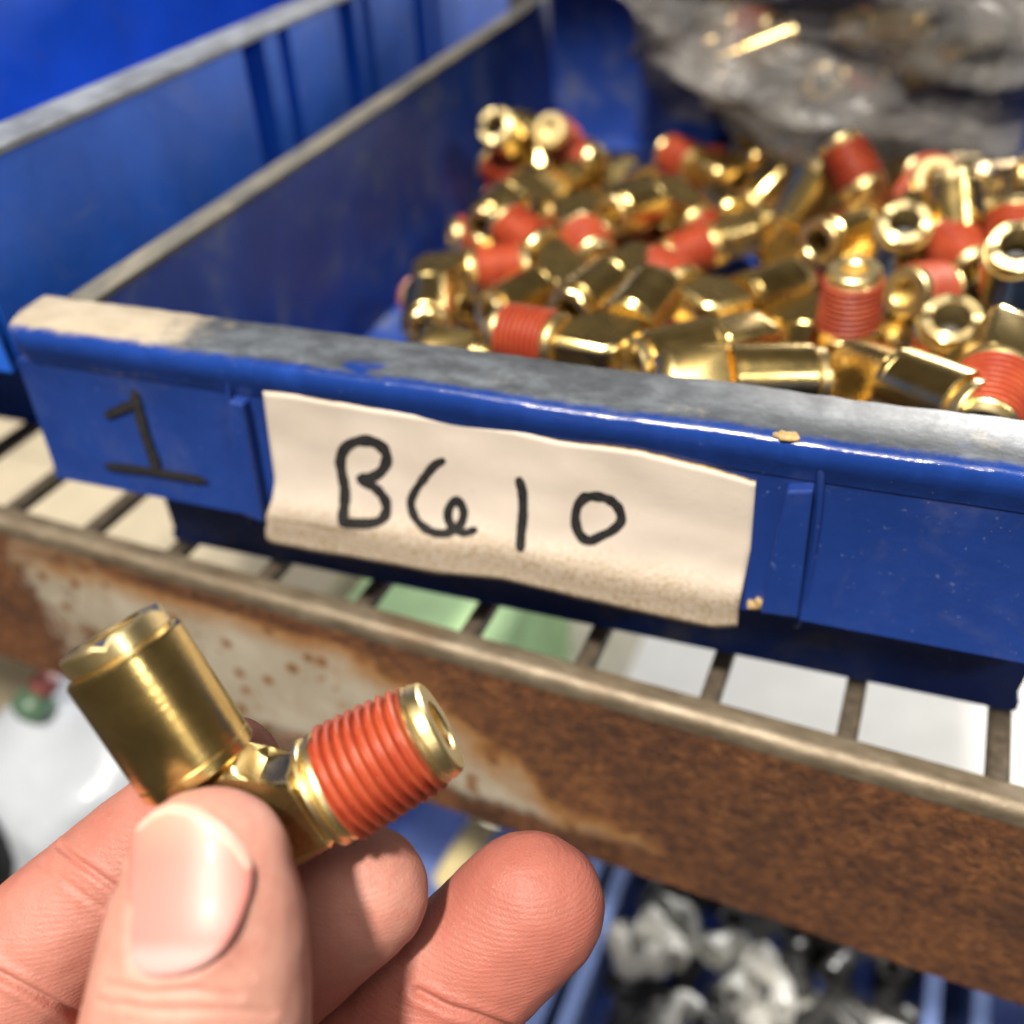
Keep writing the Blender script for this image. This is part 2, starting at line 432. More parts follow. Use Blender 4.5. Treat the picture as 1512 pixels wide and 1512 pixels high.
# rim: nose and flat dusty top
nose = [(-.0134, .0532), (-.0137, .0545), (-.0142, .0560), (-.0145, .0574), (-.0144, .0588), (-.0139, .0597), (-.0128, .0602), (-.0004, .0603), (.0, .0600), (.0, .0571), (-.0106, .0571), (-.0106, .0532)]
rng_ = random.Random(4)
bm = bmesh.new(); rows = []; nx = 160
for i in range(nx + 1):
    x = -.1012 + .2024 * i / nx
    e = min(1, (x + .1012) / .006, (.1012 - x) / .006); pull = (1 - math.sqrt(max(0, 1 - (1 - max(e, 0))**2)))
    dz = .00018 * noise.noise(Vector((x*260, 0, 3))) + .0003 * noise.noise(Vector((x*45, 0, 9)))
    dy = .00022 * noise.noise(Vector((x*300, 7, 3)))
    rows.append([bm.verts.new((x, y + (pull * .0055 if y < -.012 else 0) + (dy if j in (7, 8) else 0), z + (dz if 1 < j < 9 else 0))) for j, (y, z) in enumerate(nose)])
for i in range(nx):
    for j in range(len(nose)):
        bm.faces.new((rows[i][j], rows[i][(j+1) % len(nose)], rows[i+1][(j+1) % len(nose)], rows[i+1][j]))
bm.faces.new(rows[0]); bm.faces.new(rows[-1][::-1])
me = from_bm('front_rim', bm)
me.polygons.foreach_set('use_smooth', [True]*len(me.polygons)); me.set_sharp_from_angle(angle=math.radians(50))
link('front_rim', me, RIM, bin_)
for sgn, nm in ((-1, 'side_wall'), (1, 'side_wall')):
    pl = [(sgn*.0866, .0034), (sgn*.0905, .0585), (sgn*.0928, .0585), (sgn*.0889, .0034)]
    prism(nm, pl, 'y', .0024, LEN - .0024, BLUE_IN, bin_)
    pl = [(sgn*.0904, .0587), (sgn*.0904, .0599), (sgn*.0907, .0602), (sgn*.0962, .0602), (sgn*.0968, .0597), (sgn*.0968, .0560), (sgn*.0956, .0560), (sgn*.0954, .0587)]
    prism('side_rim', pl, 'y', .0004, LEN, SRIM, bin_, nseg=12)
prism('back_wall', [(LEN-.0022, .0034), (LEN-.0022, .098), (LEN, .098), (LEN, .0034)], 'x', -HW, HW, BLUE_IN, bin_)
# card holder tabs
def tab(name, tl, tr, br, bl, by, depth):
    P = [on_by(*p, by) for p in (tl, tr, br, bl)]
    bm = bmesh.new()
    lo = [bm.verts.new((p.x, -.0128 if i < 2 else -.0136, p.z)) for i, p in enumerate(P)]
    hi = [bm.verts.new((p.x, by - (depth * (.55 if i < 2 else 1)), p.z)) for i, p in enumerate(P)]
    bm.faces.new(hi)
    for i in range(4): bm.faces.new((lo[i], lo[(i+1) % 4], hi[(i+1) % 4], hi[i]))
    bmesh.ops.bevel(bm, geom=bm.edges[:], offset=.0004, segments=2, affect='EDGES', profile=.5)
    return link(name, from_bm(name, bm), BLUE, bin_)
tab('card_holder_tab', (1163, 716), (1203, 714), (1181, 893), (1126, 886), -.0135, .0034)
tab('card_holder_tab', (345, 585), (366, 590), (402, 757), (362, 741), -.0135, .0034)
def ridge(name, pts, w, h, mat, base_by=-.0136):
    """thin moulded ridge on the lip panel through pixel points"""
    C_ = catmull([tuple(on_by(x, y, base_by)) for x, y in pts], 6)
    return tube_obj(name, C_, [w]*len(C_), mat, bin_, 8)
def tube_obj(name, C_, rad, mat, parent, n=8):
    vs, fs = [], []
    C_ = [Vector(c) for c in C_]
    for i, c in enumerate(C_):
        d = (C_[min(i+1, len(C_)-1)] - C_[max(i-1, 0)]).normalized()
        a = d.cross(Vector((0, 1, .2))).normalized(); b = d.cross(a)
        for k in range(n):
            t = 2*math.pi*k/n; vs.append(c + (a*math.cos(t) + b*math.sin(t)) * rad[i])
    for i in range(len(C_)-1):
        for k in range(n): fs.append((i*n+k, i*n+(k+1) % n, (i+1)*n+(k+1) % n, (i+1)*n+k))
    fs.append(tuple(range(n))[::-1]); fs.append(tuple((len(C_)-1)*n+k for k in range(n)))
    return link(name, mesh(name, vs, fs), mat, parent, True)
ridge('moulded_ridge', [(1209, 668), (1212, 700), (1206, 780), (1190, 880), (1176, 925)], .0006, 0, BLUE)
ridge('moulded_ridge', [(338, 556), (340, 590), (352, 680), (372, 772)], .0006, 0, BLUE)
ridge('card_stop', [(1124, 886), (1118, 893), (1104, 892)], .0009, 0, PEDGE, -.0146)

for px_, py_, hs in ((1160, 650, (.0019, .0011, .0005)),):
    p_ = on_by(px_, py_, -.0134); fk = lump('grit_fleck', (0, 0, 0), hs, 3, PEDGE, .0003, 900, px_*.01, 1, 3, bin_); fk.location = (p_.x, -.0132, .0602)
# hand-drawn 1 on the lip, left of the card
def ribbon(name, strokes, surf, w, mat, parent, lift=.00012):
    """flat ink strokes lying on surf(px, py) -> point (parent space)"""
    bm = bmesh.new()
    for pts, wid in strokes:
        C_ = catmull([(x, y, 0) for x, y in pts], 8)
        L, Rr = [], []
        m_ = len(C_)
        for i, c in enumerate(C_):
            d = np.array(C_[min(i+1, m_-1)]) - np.array(C_[max(i-1, 0)]); d = d / (np.hypot(*d[:2]) + 1e-9)
            wob = wid * .6 * (1 + .22 * noise.noise(Vector((c[0]*.09, c[1]*.09, 5))))
            e = 1.0
            s = min(i, m_ - 1 - i)
            if s == 0: e = .55
            elif s == 1: e = .88
            nx_, ny_ = -d[1]*wob*e, d[0]*wob*e
            off = -d[:2]*wob*.5 if i == 0 else (d[:2]*wob*.5 if i == m_-1 else np.zeros(2))
            L.append(bm.verts.new(surf(c[0]+nx_+off[0], c[1]+ny_+off[1], lift)))
            Rr.append(bm.verts.new(surf(c[0]-nx_+off[0], c[1]-ny_+off[1], lift)))
        lift += .00003
        for i in range(m_-1): bm.faces.new((L[i], L[i+1], Rr[i+1], Rr[i]))
    return link(name, from_bm(name, bm), mat, parent)
def lip_y(z):
    return -.0146 + (z - .0262) / (.0510 - .0262) * .0015
def lip_surf(px, py, lift):
    p = on_by(px, py, -.0138)
    for _ in range(3): p = on_by(px, py, lip_y(p.z) - lift - .00025)
    return p
def zz(pts, ox, oy, s): return [(ox + x/s, oy + y/s) for x, y in pts]
one = [(zz([(515, 568), (580, 540), (645, 512)], 0, 440, 3.287), 10.5), (zz([(648, 458), (665, 530), (700, 660), (762, 838)], 0, 440, 3.287), 11), (zz([(518, 815), (640, 828), (780, 848), (990, 886)], 0, 440, 3.287), 9.5)]
ribbon('marker_number', one, lip_surf, 10, INK, bin_)

# ------------------------------------------------------------------ card in the holder
top = [(388, 578), (434, 583), (532, 600), (640, 617), (757, 635), (825, 652), (936, 665), (1004, 682), (1060, 696), (1116, 713)]
bot = [(396, 801), (410, 806), (519, 825), (590, 838), (648, 849), (740, 857), (846, 883), (952, 908), (1050, 929), (1088, 926)]
lef = [(388, 578), (397, 646), (406, 709), (402, 736), (393, 762), (392, 791), (396, 801)]
rig = [(1116, 713), (1108, 812), (1097, 865), (1090, 899), (1088, 926)]
def param(poly, n):
    P = np.array(poly, float); d = np.r_[0, np.cumsum(np.hypot(*np.diff(P, axis=0).T))]; t = np.linspace(0, d[-1], n)
    return np.c_[np.interp(t, d, P[:, 0]), np.interp(t, d, P[:, 1])]
NU, NV = 72, 28
T_, B_, L_, R_ = param(top, NU+1), param(bot, NU+1), param(lef, NV+1), param(rig, NV+1)
def card_by(u, v):                          # v = 0 at the top
    y = -.0138 - .0003*math.sin(u*9+1)*(1-v) - .0012 * max(0, v - .35)**1.2 * 2.2
    y -= .0010 * math.exp(-((v-.80)/.12)**2) + .0006*math.exp(-((u-.45)/.3)**2)*v
    y += .00018 * noise.noise(Vector((u*9, v*5, 2)))
    return y
card_px = np.zeros((NU+1, NV+1, 2)); vs = []; uvs = []
for i in range(NU+1):
    u = i/NU
    for j in range(NV+1):
        v = j/NV
        c = (1-v)*T_[i] + v*B_[i] + (1-u)*L_[j] + u*R_[j] - ((1-u)*(1-v)*T_[0] + u*(1-v)*T_[-1] + (1-u)*v*B_[0] + u*v*B_[-1])
        if j in (0, NV): c = c + np.array([0, 1.1*noise.noise(Vector((u*40, j, 1))) + 1.4*noise.noise(Vector((u*13, j, 4)))])
        card_px[i, j] = c
        vs.append(on_by(c[0], c[1], card_by(u, v))); uvs.append((u, 1-v))
TH = .0011
back = [Vector((p.x, p.y + TH, p.z - (.0001))) for p in vs]
W_ = NV + 1; n0 = len(vs); fs = []; fm = []
for i in range(NU):
    for j in range(NV):
        a = i*W_+j; fs.append((a, a+1, a+W_+1, a+W_)); fm.append(0)
        fs.append((n0+a, n0+a+W_, n0+a+W_+1, n0+a+1)); fm.append(0)
for i in range(NU):
    for j in (0, NV):
        a = i*W_+j; b = a+W_; fs.append((a, b, n0+b, n0+a) if j == 0 else (b, a, n0+a, n0+b)); fm.append(1)
for j in range(NV):
    for i in (0, NU):
        a = i*W_+j; b = a+1; fs.append((b, a, n0+a, n0+b) if i == 0 else (a, b, n0+b, n0+a)); fm.append(1)
me = mesh('paper_card', vs + back, fs)
me.materials.append(PAPER); me.materials.append(PEDGE)
me.polygons.foreach_set('material_index', fm)
uvl = me.uv_layers.new(name='UVMap')
for lp in me.loops: uvl.data[lp.index].uv = uvs[lp.vertex_index % n0]
me.polygons.foreach_set('use_smooth', [m_ == 0 for m_ in fm])
card = bpy.data.objects.new('paper_card', me); COL.objects.link(card); card.matrix_world = BINM
tag(card, 'stained off-white card lettered in black marker in the holder on the blue bin', 'label')
bvh = BVHTree.FromPolygons([tuple(v) for v in vs], [f for f, q in zip(fs, fm) if q == 0 and max(f) < n0])
camb = BINV @ CAM; rotb = BINV.to_3x3()
def card_surf(px, py, lift):
    d = (rotb @ ray(px, py)).normalized()
    h, nn, _, _ = bvh.ray_cast(camb, d)
    if h is None: h = on_by(px, py, -.0160)
    return h - d * lift
zE = lambda p: zz(p, 360, 540, 3.78); zF = lambda p: zz(p, 740, 600, 3.78)
GL = [('letter', [(zE([(548, 880), (560, 780), (563, 690), (545, 590), (540, 520), (570, 455), (640, 420), (720, 425), (780, 465), (797, 520), (775, 580), (720, 620), (645, 632)]), 13.5),
                  (zE([(650, 640), (730, 680), (785, 745), (795, 810), (765, 860), (700, 880), (620, 880), (545, 880)]), 12.5)]),
      ('digit', [(zE([(1112, 530), (1060, 560), (1000, 635), (950, 710), (932, 775), (960, 855), (1020, 912), (1090, 936), (1160, 925), (1212, 880), (1226, 810), (1190, 752), (1148, 790), (1140, 850), (1172, 908), (1230, 932), (1290, 916)]), 11)]),
      ('digit', [(zF([(98, 408), (118, 480), (121, 600), (110, 720), (106, 800)]), 12)]),
      ('digit', [(zF([(462, 512), (520, 502), (600, 520), (655, 570), (668, 640), (620, 692), (560, 722), (490, 750), (438, 715), (415, 640), (425, 560), (462, 512), (480, 505)]), 12)])]
for nm, st in GL: ribbon(nm, st, card_surf, 12, INK, card, .00010)

# ------------------------------------------------------------------ neighbouring taller bin on the left
nb = empty('storage_bin', BO, (0, 0, YAW))
tag(nb, 'taller bright blue bin with paired wall slots, left of the open bin', 'storage bin')
XO = -.1085
# right wall: plan outline with recessed divider slots, extruded upwards
out = [(XO, .0324)]
for y in (.0945, .1125, .148, .163, .202, .217):
    w = .0105 if y in (.0945, .148, .202) else .0060
    out += [(XO, y), (XO - .0085, y + .0003), (XO - .0085, y + w - .0003), (XO, y + w)]
out += [(XO, .300), (XO - .0100, .300), (XO - .0100, .0324)]
prism('side_wall', out, 'z', .006, .0846, BLUE_N, nb)
box('corner_panel', (XO - .0040, XO + .0002, -.0054, .0322, .0485, .0846), BLUE_N, nb)
prism('side_rim', [(XO + .0008, .0848), (XO + .0008, .0860), (XO + .0004, .0864), (XO - .0100, .0864), (XO - .0104, .0860), (XO - .0104, .0848)], 'y', -.0085, .300, NRIM, nb, nseg=6)
prism('side_wall', [(XO - .100, .006), (XO - .108, .15), (XO - .105, .15), (XO - .097, .006)], 'y', .0105, .300, BLUE_N, nb)
prism('front_wall', [(.030, .006), (.029, .044), (-.0078, .046), (-.0080, .0835), (-.0056, .0835), (-.0056, .048), (.0310, .047), (.032, .006)], 'x', XO - .104, XO - .0002, BLUE_N, nb)
prism('back_wall', [(.2975, .006), (.2975, .12), (.2995, .12), (.2995, .006)], 'x', XO - .104, XO - .0137, BLUE_N, nb)
box('bottom', (XO - .105, XO, .0325, .300, .0008, .0058), BLUE_N, nb)

# ------------------------------------------------------------------ brass elbow fitting (millimetres * .001), elbow centre at the origin
mm = .001
def P_(l): return [(a*mm, r*mm) for a, r in l]
def build_fitting_meshes():
    M = {}
    # forged elbow: L outline, bevelled
    h = 4.7
    outl = [(-2.2, -4.9), (9.7, -4.9), (9.7, 4.7), (5.9, 4.7), (4.7, 5.9), (4.7, 9.9), (-4.9, 9.9), (-4.9, -2.2)]
    bm = bmesh.new()
    lo = [bm.verts.new((x*mm, y*mm, -h*mm)) for x, y in outl]; hi = [bm.verts.new((x*mm, y*mm, h*mm)) for x, y in outl]
    n = len(outl)
    for i in range(n): bm.faces.new((lo[i], lo[(i+1) % n], hi[(i+1) % n], hi[i]))
    bm.faces.new(lo[::-1]); bm.faces.new(hi)
    bmesh.ops.bevel(bm, geom=[e for e in bm.edges], offset=1.25*mm, segments=2, affect='EDGES', profile=.35)
    me = from_bm('body', bm); me.polygons.foreach_set('use_smooth', [True]*len(me.polygons)); me.set_sharp_from_angle(angle=math.radians(28))
    M['body'] = me
    M['socket'] = lathe('socket', P_([(9.4, 5.0), (9.4, 6.45), (9.7, 6.72), (10.9, 6.72), (11.05, 6.6), (11.2, 6.72), (24.6, 6.72), (24.95, 6.35), (24.95, 5.75), (24.3, 5.6), (12, 5.6), (12, 3.0)]), 40, 'x')
    # release collar with notched rim
    prof = P_([(22.5, 5.5), (25.3, 5.5), (25.5, 5.85), (27.3, 5.85), (27.6, 5.6), (27.6, 3.7), (27.3, 3.4), (18.0, 3.3), (18.0, 5.2)])
    M['collar'] = lathe('collar', prof, 36, 'x', closed=True)
    me = M['collar']
    for v in me.vertices:                      # small notches round the collar edge
        k = math.atan2(v.co.z, v.co.y) * 4 / (2*math.pi)
        if v.co.x > 26.4*mm and math.hypot(v.co.y, v.co.z) > 5.4*mm and (k - math.floor(k)) < .22: v.co.x -= .7*mm
    M['bore_shade'] = lathe('bore_shade', P_([(19.5, 3.45), (20.1, 3.45), (20.3, 2.9), (20.0, 1.6), (19.0, 1.2), (18.5, 2.0)]), 24, 'x')  # added opaque plug, stands in for the shade inside the bore
    # stepped shoulder before the thread
    M['shoulder'] = lathe('shoulder', P_([(9.3, 4.2), (9.5, 5.9), (10.0, 6.5), (10.5, 6.5), (10.8, 6.1), (11.1, 6.15), (11.4, 6.5), (11.9, 6.35), (12.3, 5.8), (12.3, 4.0)]), 40, 'y')
    # sealed thread, one helical start
    n, st, turns = 44, 108, 8.7
    vs, fs = [], []
    y0, y1 = 12.0, 23.2
    for i in range(st+1):
        for k in range(n):
            f_ = i/st; th = 2*math.pi*k/n
            y = y0 + (y1-y0)*f_
            ph = f_*turns - k/n
            fr = ph - math.floor(ph)
            tri = 1 - abs(2*fr-1)
            prof_ = max(0, min(1, (tri-.16)/.62))
            r = (6.95 - .62*f_) - 1.15 + 1.15*prof_**.8
            r -= .35*(1 - min(1, min(f_, 1-f_)/.02))
            r += .05*math.sin(th*5+i*.3)*math.sin(i*.9+k)
            vs.append((r*math.sin(th)*mm, y*mm, r*math.cos(th)*mm))
    for i in range(st):
        for k in range(n): fs.append((i*n+k, i*n+(k+1) % n, (i+1)*n+(k+1) % n, (i+1)*n+k))
    me = mesh('thread', vs, fs); me.polygons.foreach_set('use_smooth', [True]*len(me.polygons)); M['thread'] = me
    M['tip'] = lathe('tip', P_([(22.6, 5.0), (22.9, 5.75), (23.4, 5.95), (23.8, 5.7), (24.1, 5.85), (25.2, 5.55), (25.5, 5.2), (25.5, 3.1), (25.2, 2.75), (15, 2.7), (15, 1.0)]), 40, 'y')
    return M
FM = build_fitting_meshes()
BORE_BLACK = simple('bore_shade_black', (.012, .011, .010), .5)  # black of the bore plug: shade put into the colour
FMAT = dict(body=BRASS_B, socket=BRASS, collar=BRASS_C, shoulder=BRASS_C, thread=SEAL, tip=BRASS_C, bore_shade=BORE_BLACK)
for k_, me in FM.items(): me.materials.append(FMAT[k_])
def fitting(mat4, label, group=None, name='elbow_fitting'):
    e = empty(name); e.matrix_world = mat4
    tag(e, label, 'fitting', group)
    for k_ in ('body', 'socket', 'collar', 'bore_shade', 'shoulder', 'thread', 'tip'):
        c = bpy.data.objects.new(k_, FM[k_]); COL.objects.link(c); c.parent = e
    return e
def frame(E, Sd, Td):
    x = Sd.normalized(); y = (Td - x*Td.dot(x)).normalized(); z = x.cross(y)
    m_ = Matrix.Identity(4)
    for i in range(3): m_[i][0] = x[i]; m_[i][1] = y[i]; m_[i][2] = z[i]
    m_.translation = E; return m_

# the one held in the fingers
DE = .1105
E_ = at(362, 1232, DE); S_ = at(173, 950, DE - .0050); T_p = at(645, 1050, DE - .0006)
held = fitting(frame(E_, S_ - E_, T_p - E_), 'shiny brass elbow fitting with orange-red thread held up between thumb and finger')

# loose fittings in the bin: elbow, socket end and thread end (pixel, pixel, distance), anchored at one of them
HEROES = [
 ((1386,572,.2140),(1405,470,.192),(1290,520,.215),'upright brass elbow, round tube opening facing up, just behind the rim at right', 'S'),
 ((1320,412,.2515),(1336,328,.228),(1250,420,.27),'upright brass elbow, tube opening above the red upright thread', 'S'),
 ((1300,330,.262),(1195,362,.246),(1330,230,.275),'brass elbow with its bright socket pointing left, behind the upright tube openings'),
 ((1452,262,.268),(1430,297,.240),(1490,240,.285),'brass elbow with a wide dark bore facing out, topmost at right of heap', 'S'),
 ((1490,452,.219),(1504,362,.196),(1480,440,.26),'brass elbow standing with its tube opening cut by the right edge of the picture', 'S'),
 ((1243,560,.226),(1340,600,.245),(1262,396,.207),'brass elbow with its red thread straight up and a flat ring on top', 'T'),
 ((1500,450,.182),(1490,360,.215),(1447,640,.163),'brass elbow with a big red thread leaning on the rim in the right corner', 'T'),
 ((1368,318,.240),(1290,300,.262),(1442,402,.226),'brass elbow whose red thread slants down right between two tube openings', 'T'),
 ((1272,545,.186),(1392,592,.170),(1240,640,.190),'pale brass elbow lying against the front rim beside the big red thread'),
 ((640,398,.256),(632,490,.233),(750,402,.250),'brass elbow nearest the left wall, socket pointing down and thread to the right', 'S'),
 ((882,522,.198),(990,432,.212),(732,488,.208),'brass elbow in an upright vee at the front rim, thick red thread to its left', 'T'),
 ((838,405,.252),(715,472,.238),(800,330,.262),'brass elbow with a bright socket slanting down left beside the leftmost piece'),
 ((935,395,.238),(838,462,.222),(1010,470,.236),'brass elbow with a bright slanting socket in the middle of the heap'),
 ((840,318,.282),(935,300,.285),(842,402,.262),'brass elbow whose red thread points down at the viewer, left middle of the heap'),
 ((772,278,.300),(695,352,.278),(850,330,.305),'golden brass elbow slanting down left near the dark left wall'),
 ((800,300,.325),(868,238,.330),(730,240,.330),'bright yellow brass elbow high up at the left of the heap'),
 ((992,290,.290),(885,325,.272),(1035,350,.285),'wide pale brass elbow across the upper middle of the heap'),
 ((1048,462,.226),(1170,422,.235),(985,400,.240),'brass elbow opening upward in a flat vee, long bright socket to the right'),
 ((1112,502,.198),(975,534,.192),(1180,520,.205),'flat brass elbow lying lengthwise behind the rim, short red thread to the right'),
 ((1000,562,.182),(1150,560,.183),(960,620,.195),'brass elbow lying along the inside of the front rim'),
 ((1140,372,.288),(1206,262,.278),(1230,400,.290),'brown brass elbow leaning right with its open top up'),
 ((1250,325,.292),(1160,330,.300),(1276,236,.298),'brass elbow with a short upright red thread behind the leaning one'),
 ((1105,345,.280),(1060,300,.300),(1090,410,.262),'brass elbow with red thread pointing at the viewer near the middle of the heap'),
 ((1190,470,.230),(1180,560,.215),(1110,410,.245),'dark brass elbow in the hollow left of the upright red thread'),
 ((640,520,.215),(740,545,.212),(610,560,.225),'brass elbow low in the bin behind the left part of the rim'),
 ((1425,425,.238),(1480,330,.250),(1335,432,.220),'brass elbow with short red thread half hidden behind the foremost tube opening', 'T'),
 ((1060,262,.325),(1120,245,.335),(990,255,.325),'brass elbow glowing yellow in the dark hollow before the plastic bag'),
 ((1150,262,.318),(1090,225,.340),(1140,330,.310),'brass elbow glowing yellow beside the leaning brown one'),
 ((775,232,.335),(750,205,.320),(830,255,.345),'pale brass elbow at the far left top of the heap'),
 ((850,228,.340),(800,205,.345),(905,250,.330),'brass elbow on the far edge of the heap before the bag'),
]
PACK = [
 (-0.0017, 0.0690, 0.0267, 0.56, 0.72, -0.41, -0.61, 0.02, -0.79),
 (-0.0205, 0.1322, 0.0113, 0.74, -0.63, 0.25, 0.53, 0.77, 0.36),
 (0.0790, 0.1746, 0.0123, -0.51, 0.79, 0.34, -0.70, -0.61, 0.37),
 (0.0621, 0.1052, 0.0135, -0.28, -0.95, 0.09, 0.95, -0.29, -0.13),
 (0.0522, 0.0743, 0.0136, -0.98, -0.09, 0.18, 0.14, -0.94, 0.30),
 (0.0399, 0.1897, 0.0277, -0.59, 0.20, -0.78, 0.80, 0.09, -0.59),
 (0.0116, 0.0428, 0.0177, -0.16, 0.95, -0.26, -0.76, 0.04, 0.65),
 (-0.0395, 0.2320, 0.0139, 0.11, -0.99, 0.00, -0.99, -0.11, -0.01),
 (-0.0602, 0.1892, 0.0184, 0.50, 0.82, -0.29, -0.85, 0.39, -0.35),
 (0.0586, 0.1278, 0.0125, 1.00, 0.01, 0.06, -0.01, 0.99, 0.10),
 (-0.0011, 0.2082, 0.0141, 0.32, 0.95, 0.07, -0.94, 0.32, -0.14),
 (-0.0558, 0.1580, 0.0143, 0.58, -0.80, -0.11, -0.79, -0.59, 0.14),
 (0.0798, 0.0272, 0.0120, -0.86, 0.51, 0.03, -0.49, -0.85, 0.20),
 (0.0055, 0.1075, 0.0115, -0.42, -0.88, 0.20, 0.91, -0.42, 0.04),
 (-0.0591, 0.1078, 0.0191, 0.90, -0.18, -0.41, 0.09, 0.97, -0.23),
 (-0.0274, 0.1755, 0.0128, -0.19, -0.84, 0.51, 0.94, -0.02, 0.33),
 (-0.0260, 0.0951, 0.0232, -0.52, 0.83, 0.21, 0.68, 0.55, -0.49),
 (-0.0010, 0.0289, 0.0206, -0.54, -0.84, 0.01, -0.82, 0.52, -0.24),
 (0.0551, 0.2201, 0.0206, 0.32, -0.93, 0.20, -0.77, -0.37, -0.52),
 (0.0606, 0.1540, 0.0336, 0.98, 0.11, -0.15, 0.18, -0.75, 0.63),
 (0.0354, 0.0976, 0.0280, -0.98, -0.20, -0.01, -0.08, 0.46, -0.88),
 (-0.0310, 0.1975, 0.0228, -0.51, -0.76, -0.40, 0.84, -0.34, -0.42),
 (0.0294, 0.0232, 0.0126, 0.85, -0.49, 0.18, -0.51, -0.72, 0.47),
 (-0.0334, 0.0671, 0.0174, 0.75, 0.66, -0.03, 0.63, -0.73, -0.26),
 (0.0541, 0.2415, 0.0116, -0.59, -0.75, 0.31, 0.81, -0.56, 0.18),
 (0.0606, 0.1819, 0.0342, 0.93, 0.36, -0.11, 0.38, -0.89, 0.26),
 (0.0736, 0.1314, 0.0310, 0.02, -0.85, -0.52, -0.08, 0.52, -0.85),
 (0.0433, 0.1832, 0.0149, 0.47, -0.87, 0.12, -0.85, -0.49, -0.19),
 (0.0108, 0.1237, 0.0119, 0.86, 0.51, -0.04, -0.51, 0.86, 0.01),
 (-0.0140, 0.1578, 0.0309, -0.31, 0.93, -0.19, -0.48, -0.32, -0.81),
 (0.0353, 0.2405, 0.0153, 0.65, 0.73, -0.21, -0.76, 0.62, -0.21),
 (0.0709, 0.2117, 0.0131, -0.87, -0.48, -0.09, 0.48, -0.88, 0.04),
 (0.0043, 0.2483, 0.0119, 0.62, -0.77, 0.11, -0.78, -0.61, 0.15),
 (-0.0606, 0.0870, 0.0233, 0.83, 0.21, -0.51, -0.45, 0.80, -0.39),
]

for h in HEROES:
    E0, S0, T0 = (at(*q) for q in h[:3])
    Mx = frame(E0, S0 - E0, T0 - E0)
    if len(h) > 4:
        if h[4] == 'S': Mx.translation = S0 - Mx.to_3x3() @ Vector((.0272, 0, 0))
        else:
            yd = (T0 - E0).normalized(); sd_ = S0 - E0; sd_ -= yd * sd_.dot(yd)
            Mx = frame(E0, sd_, yd); Mx.translation = T0 - yd * .0255
    fitting(Mx, h[3], 'loose brass elbows in the bin')
for q in PACK:
    Mx = BINM @ frame(Vector(q[:3]), Vector(q[3:6]), Vector(q[6:9]))
    dep_ = 'front' if q[1] < .075 else ('middle' if q[1] < .14 else 'back')
    sid_ = 'left' if q[0] < -.02 else ('central' if q[0] < .035 else 'right')
    fitting(Mx, 'brass elbow half buried in the %s %s part of the heap' % (sid_, dep_), 'half buried brass elbows, %s %s' % (sid_, dep_))

# crumpled clear bag at the back of the bin
def bag_mat():
    k = N('clear_bag_film'); v = k.coord(); n = k.noise(v, 30, 3, .5, .8)
    k.set(col=(.30, .285, .27), rough=k.math('ADD', .20, k.math('MULTIPLY', n, .2)), nor=k.bump(k.math('ADD', n, k.math('MULTIPLY', k.noise(k.mapping(v, (.6, 1, 1.8)), 75, 4, .6, 1.2), .6)), .8, .004), spec=.6)
    t = k.n('ShaderNodeBsdfTransparent'); t.inputs[0].default_value = (.80, .78, .76, 1); mx = k.n('ShaderNodeMixShader')
    k.l(k.rng(n, .3, .75, .26, .55), mx.inputs[0]); k.l(t.outputs[0], mx.inputs[1]); k.l(k.b.outputs[0], mx.inputs[2])
    k.l(mx.outputs[0], k.out.inputs[0]); return k.m
bag = lump('plastic_bag', BINM @ Vector((.028, .236, .072)), (.064, .042, .044), 6, bag_mat(), .026, 12, 6.3, .8, 5, None, (.55, 1.0, 1.6))
tag(bag, 'crumpled clear plastic bag lying at the back of the blue bin', 'plastic bag')
for i, (p, x, y) in enumerate([((-.012, .222, .058), (.8, .2, .3), (-.2, .9, .1)), ((.02, .232, .052), (.2, -.9, .2), (.9, .2, 0)), ((.055, .235, .055), (.7, .5, .2), (-.4, .6, .5)), ((-.018, .236, .068), (.3, .8, .3), (.9, -.2, .1)), ((.030, .228, .070), (.9, -.3, .1), (.2, .9, -.2))]):
    fitting(BINM @ frame(Vector(p) + Vector((.004, .016, -.008)), Vector(x), Vector(y)), 'brass elbow seen dimly through the clear plastic bag', 'brass elbows inside the bag')


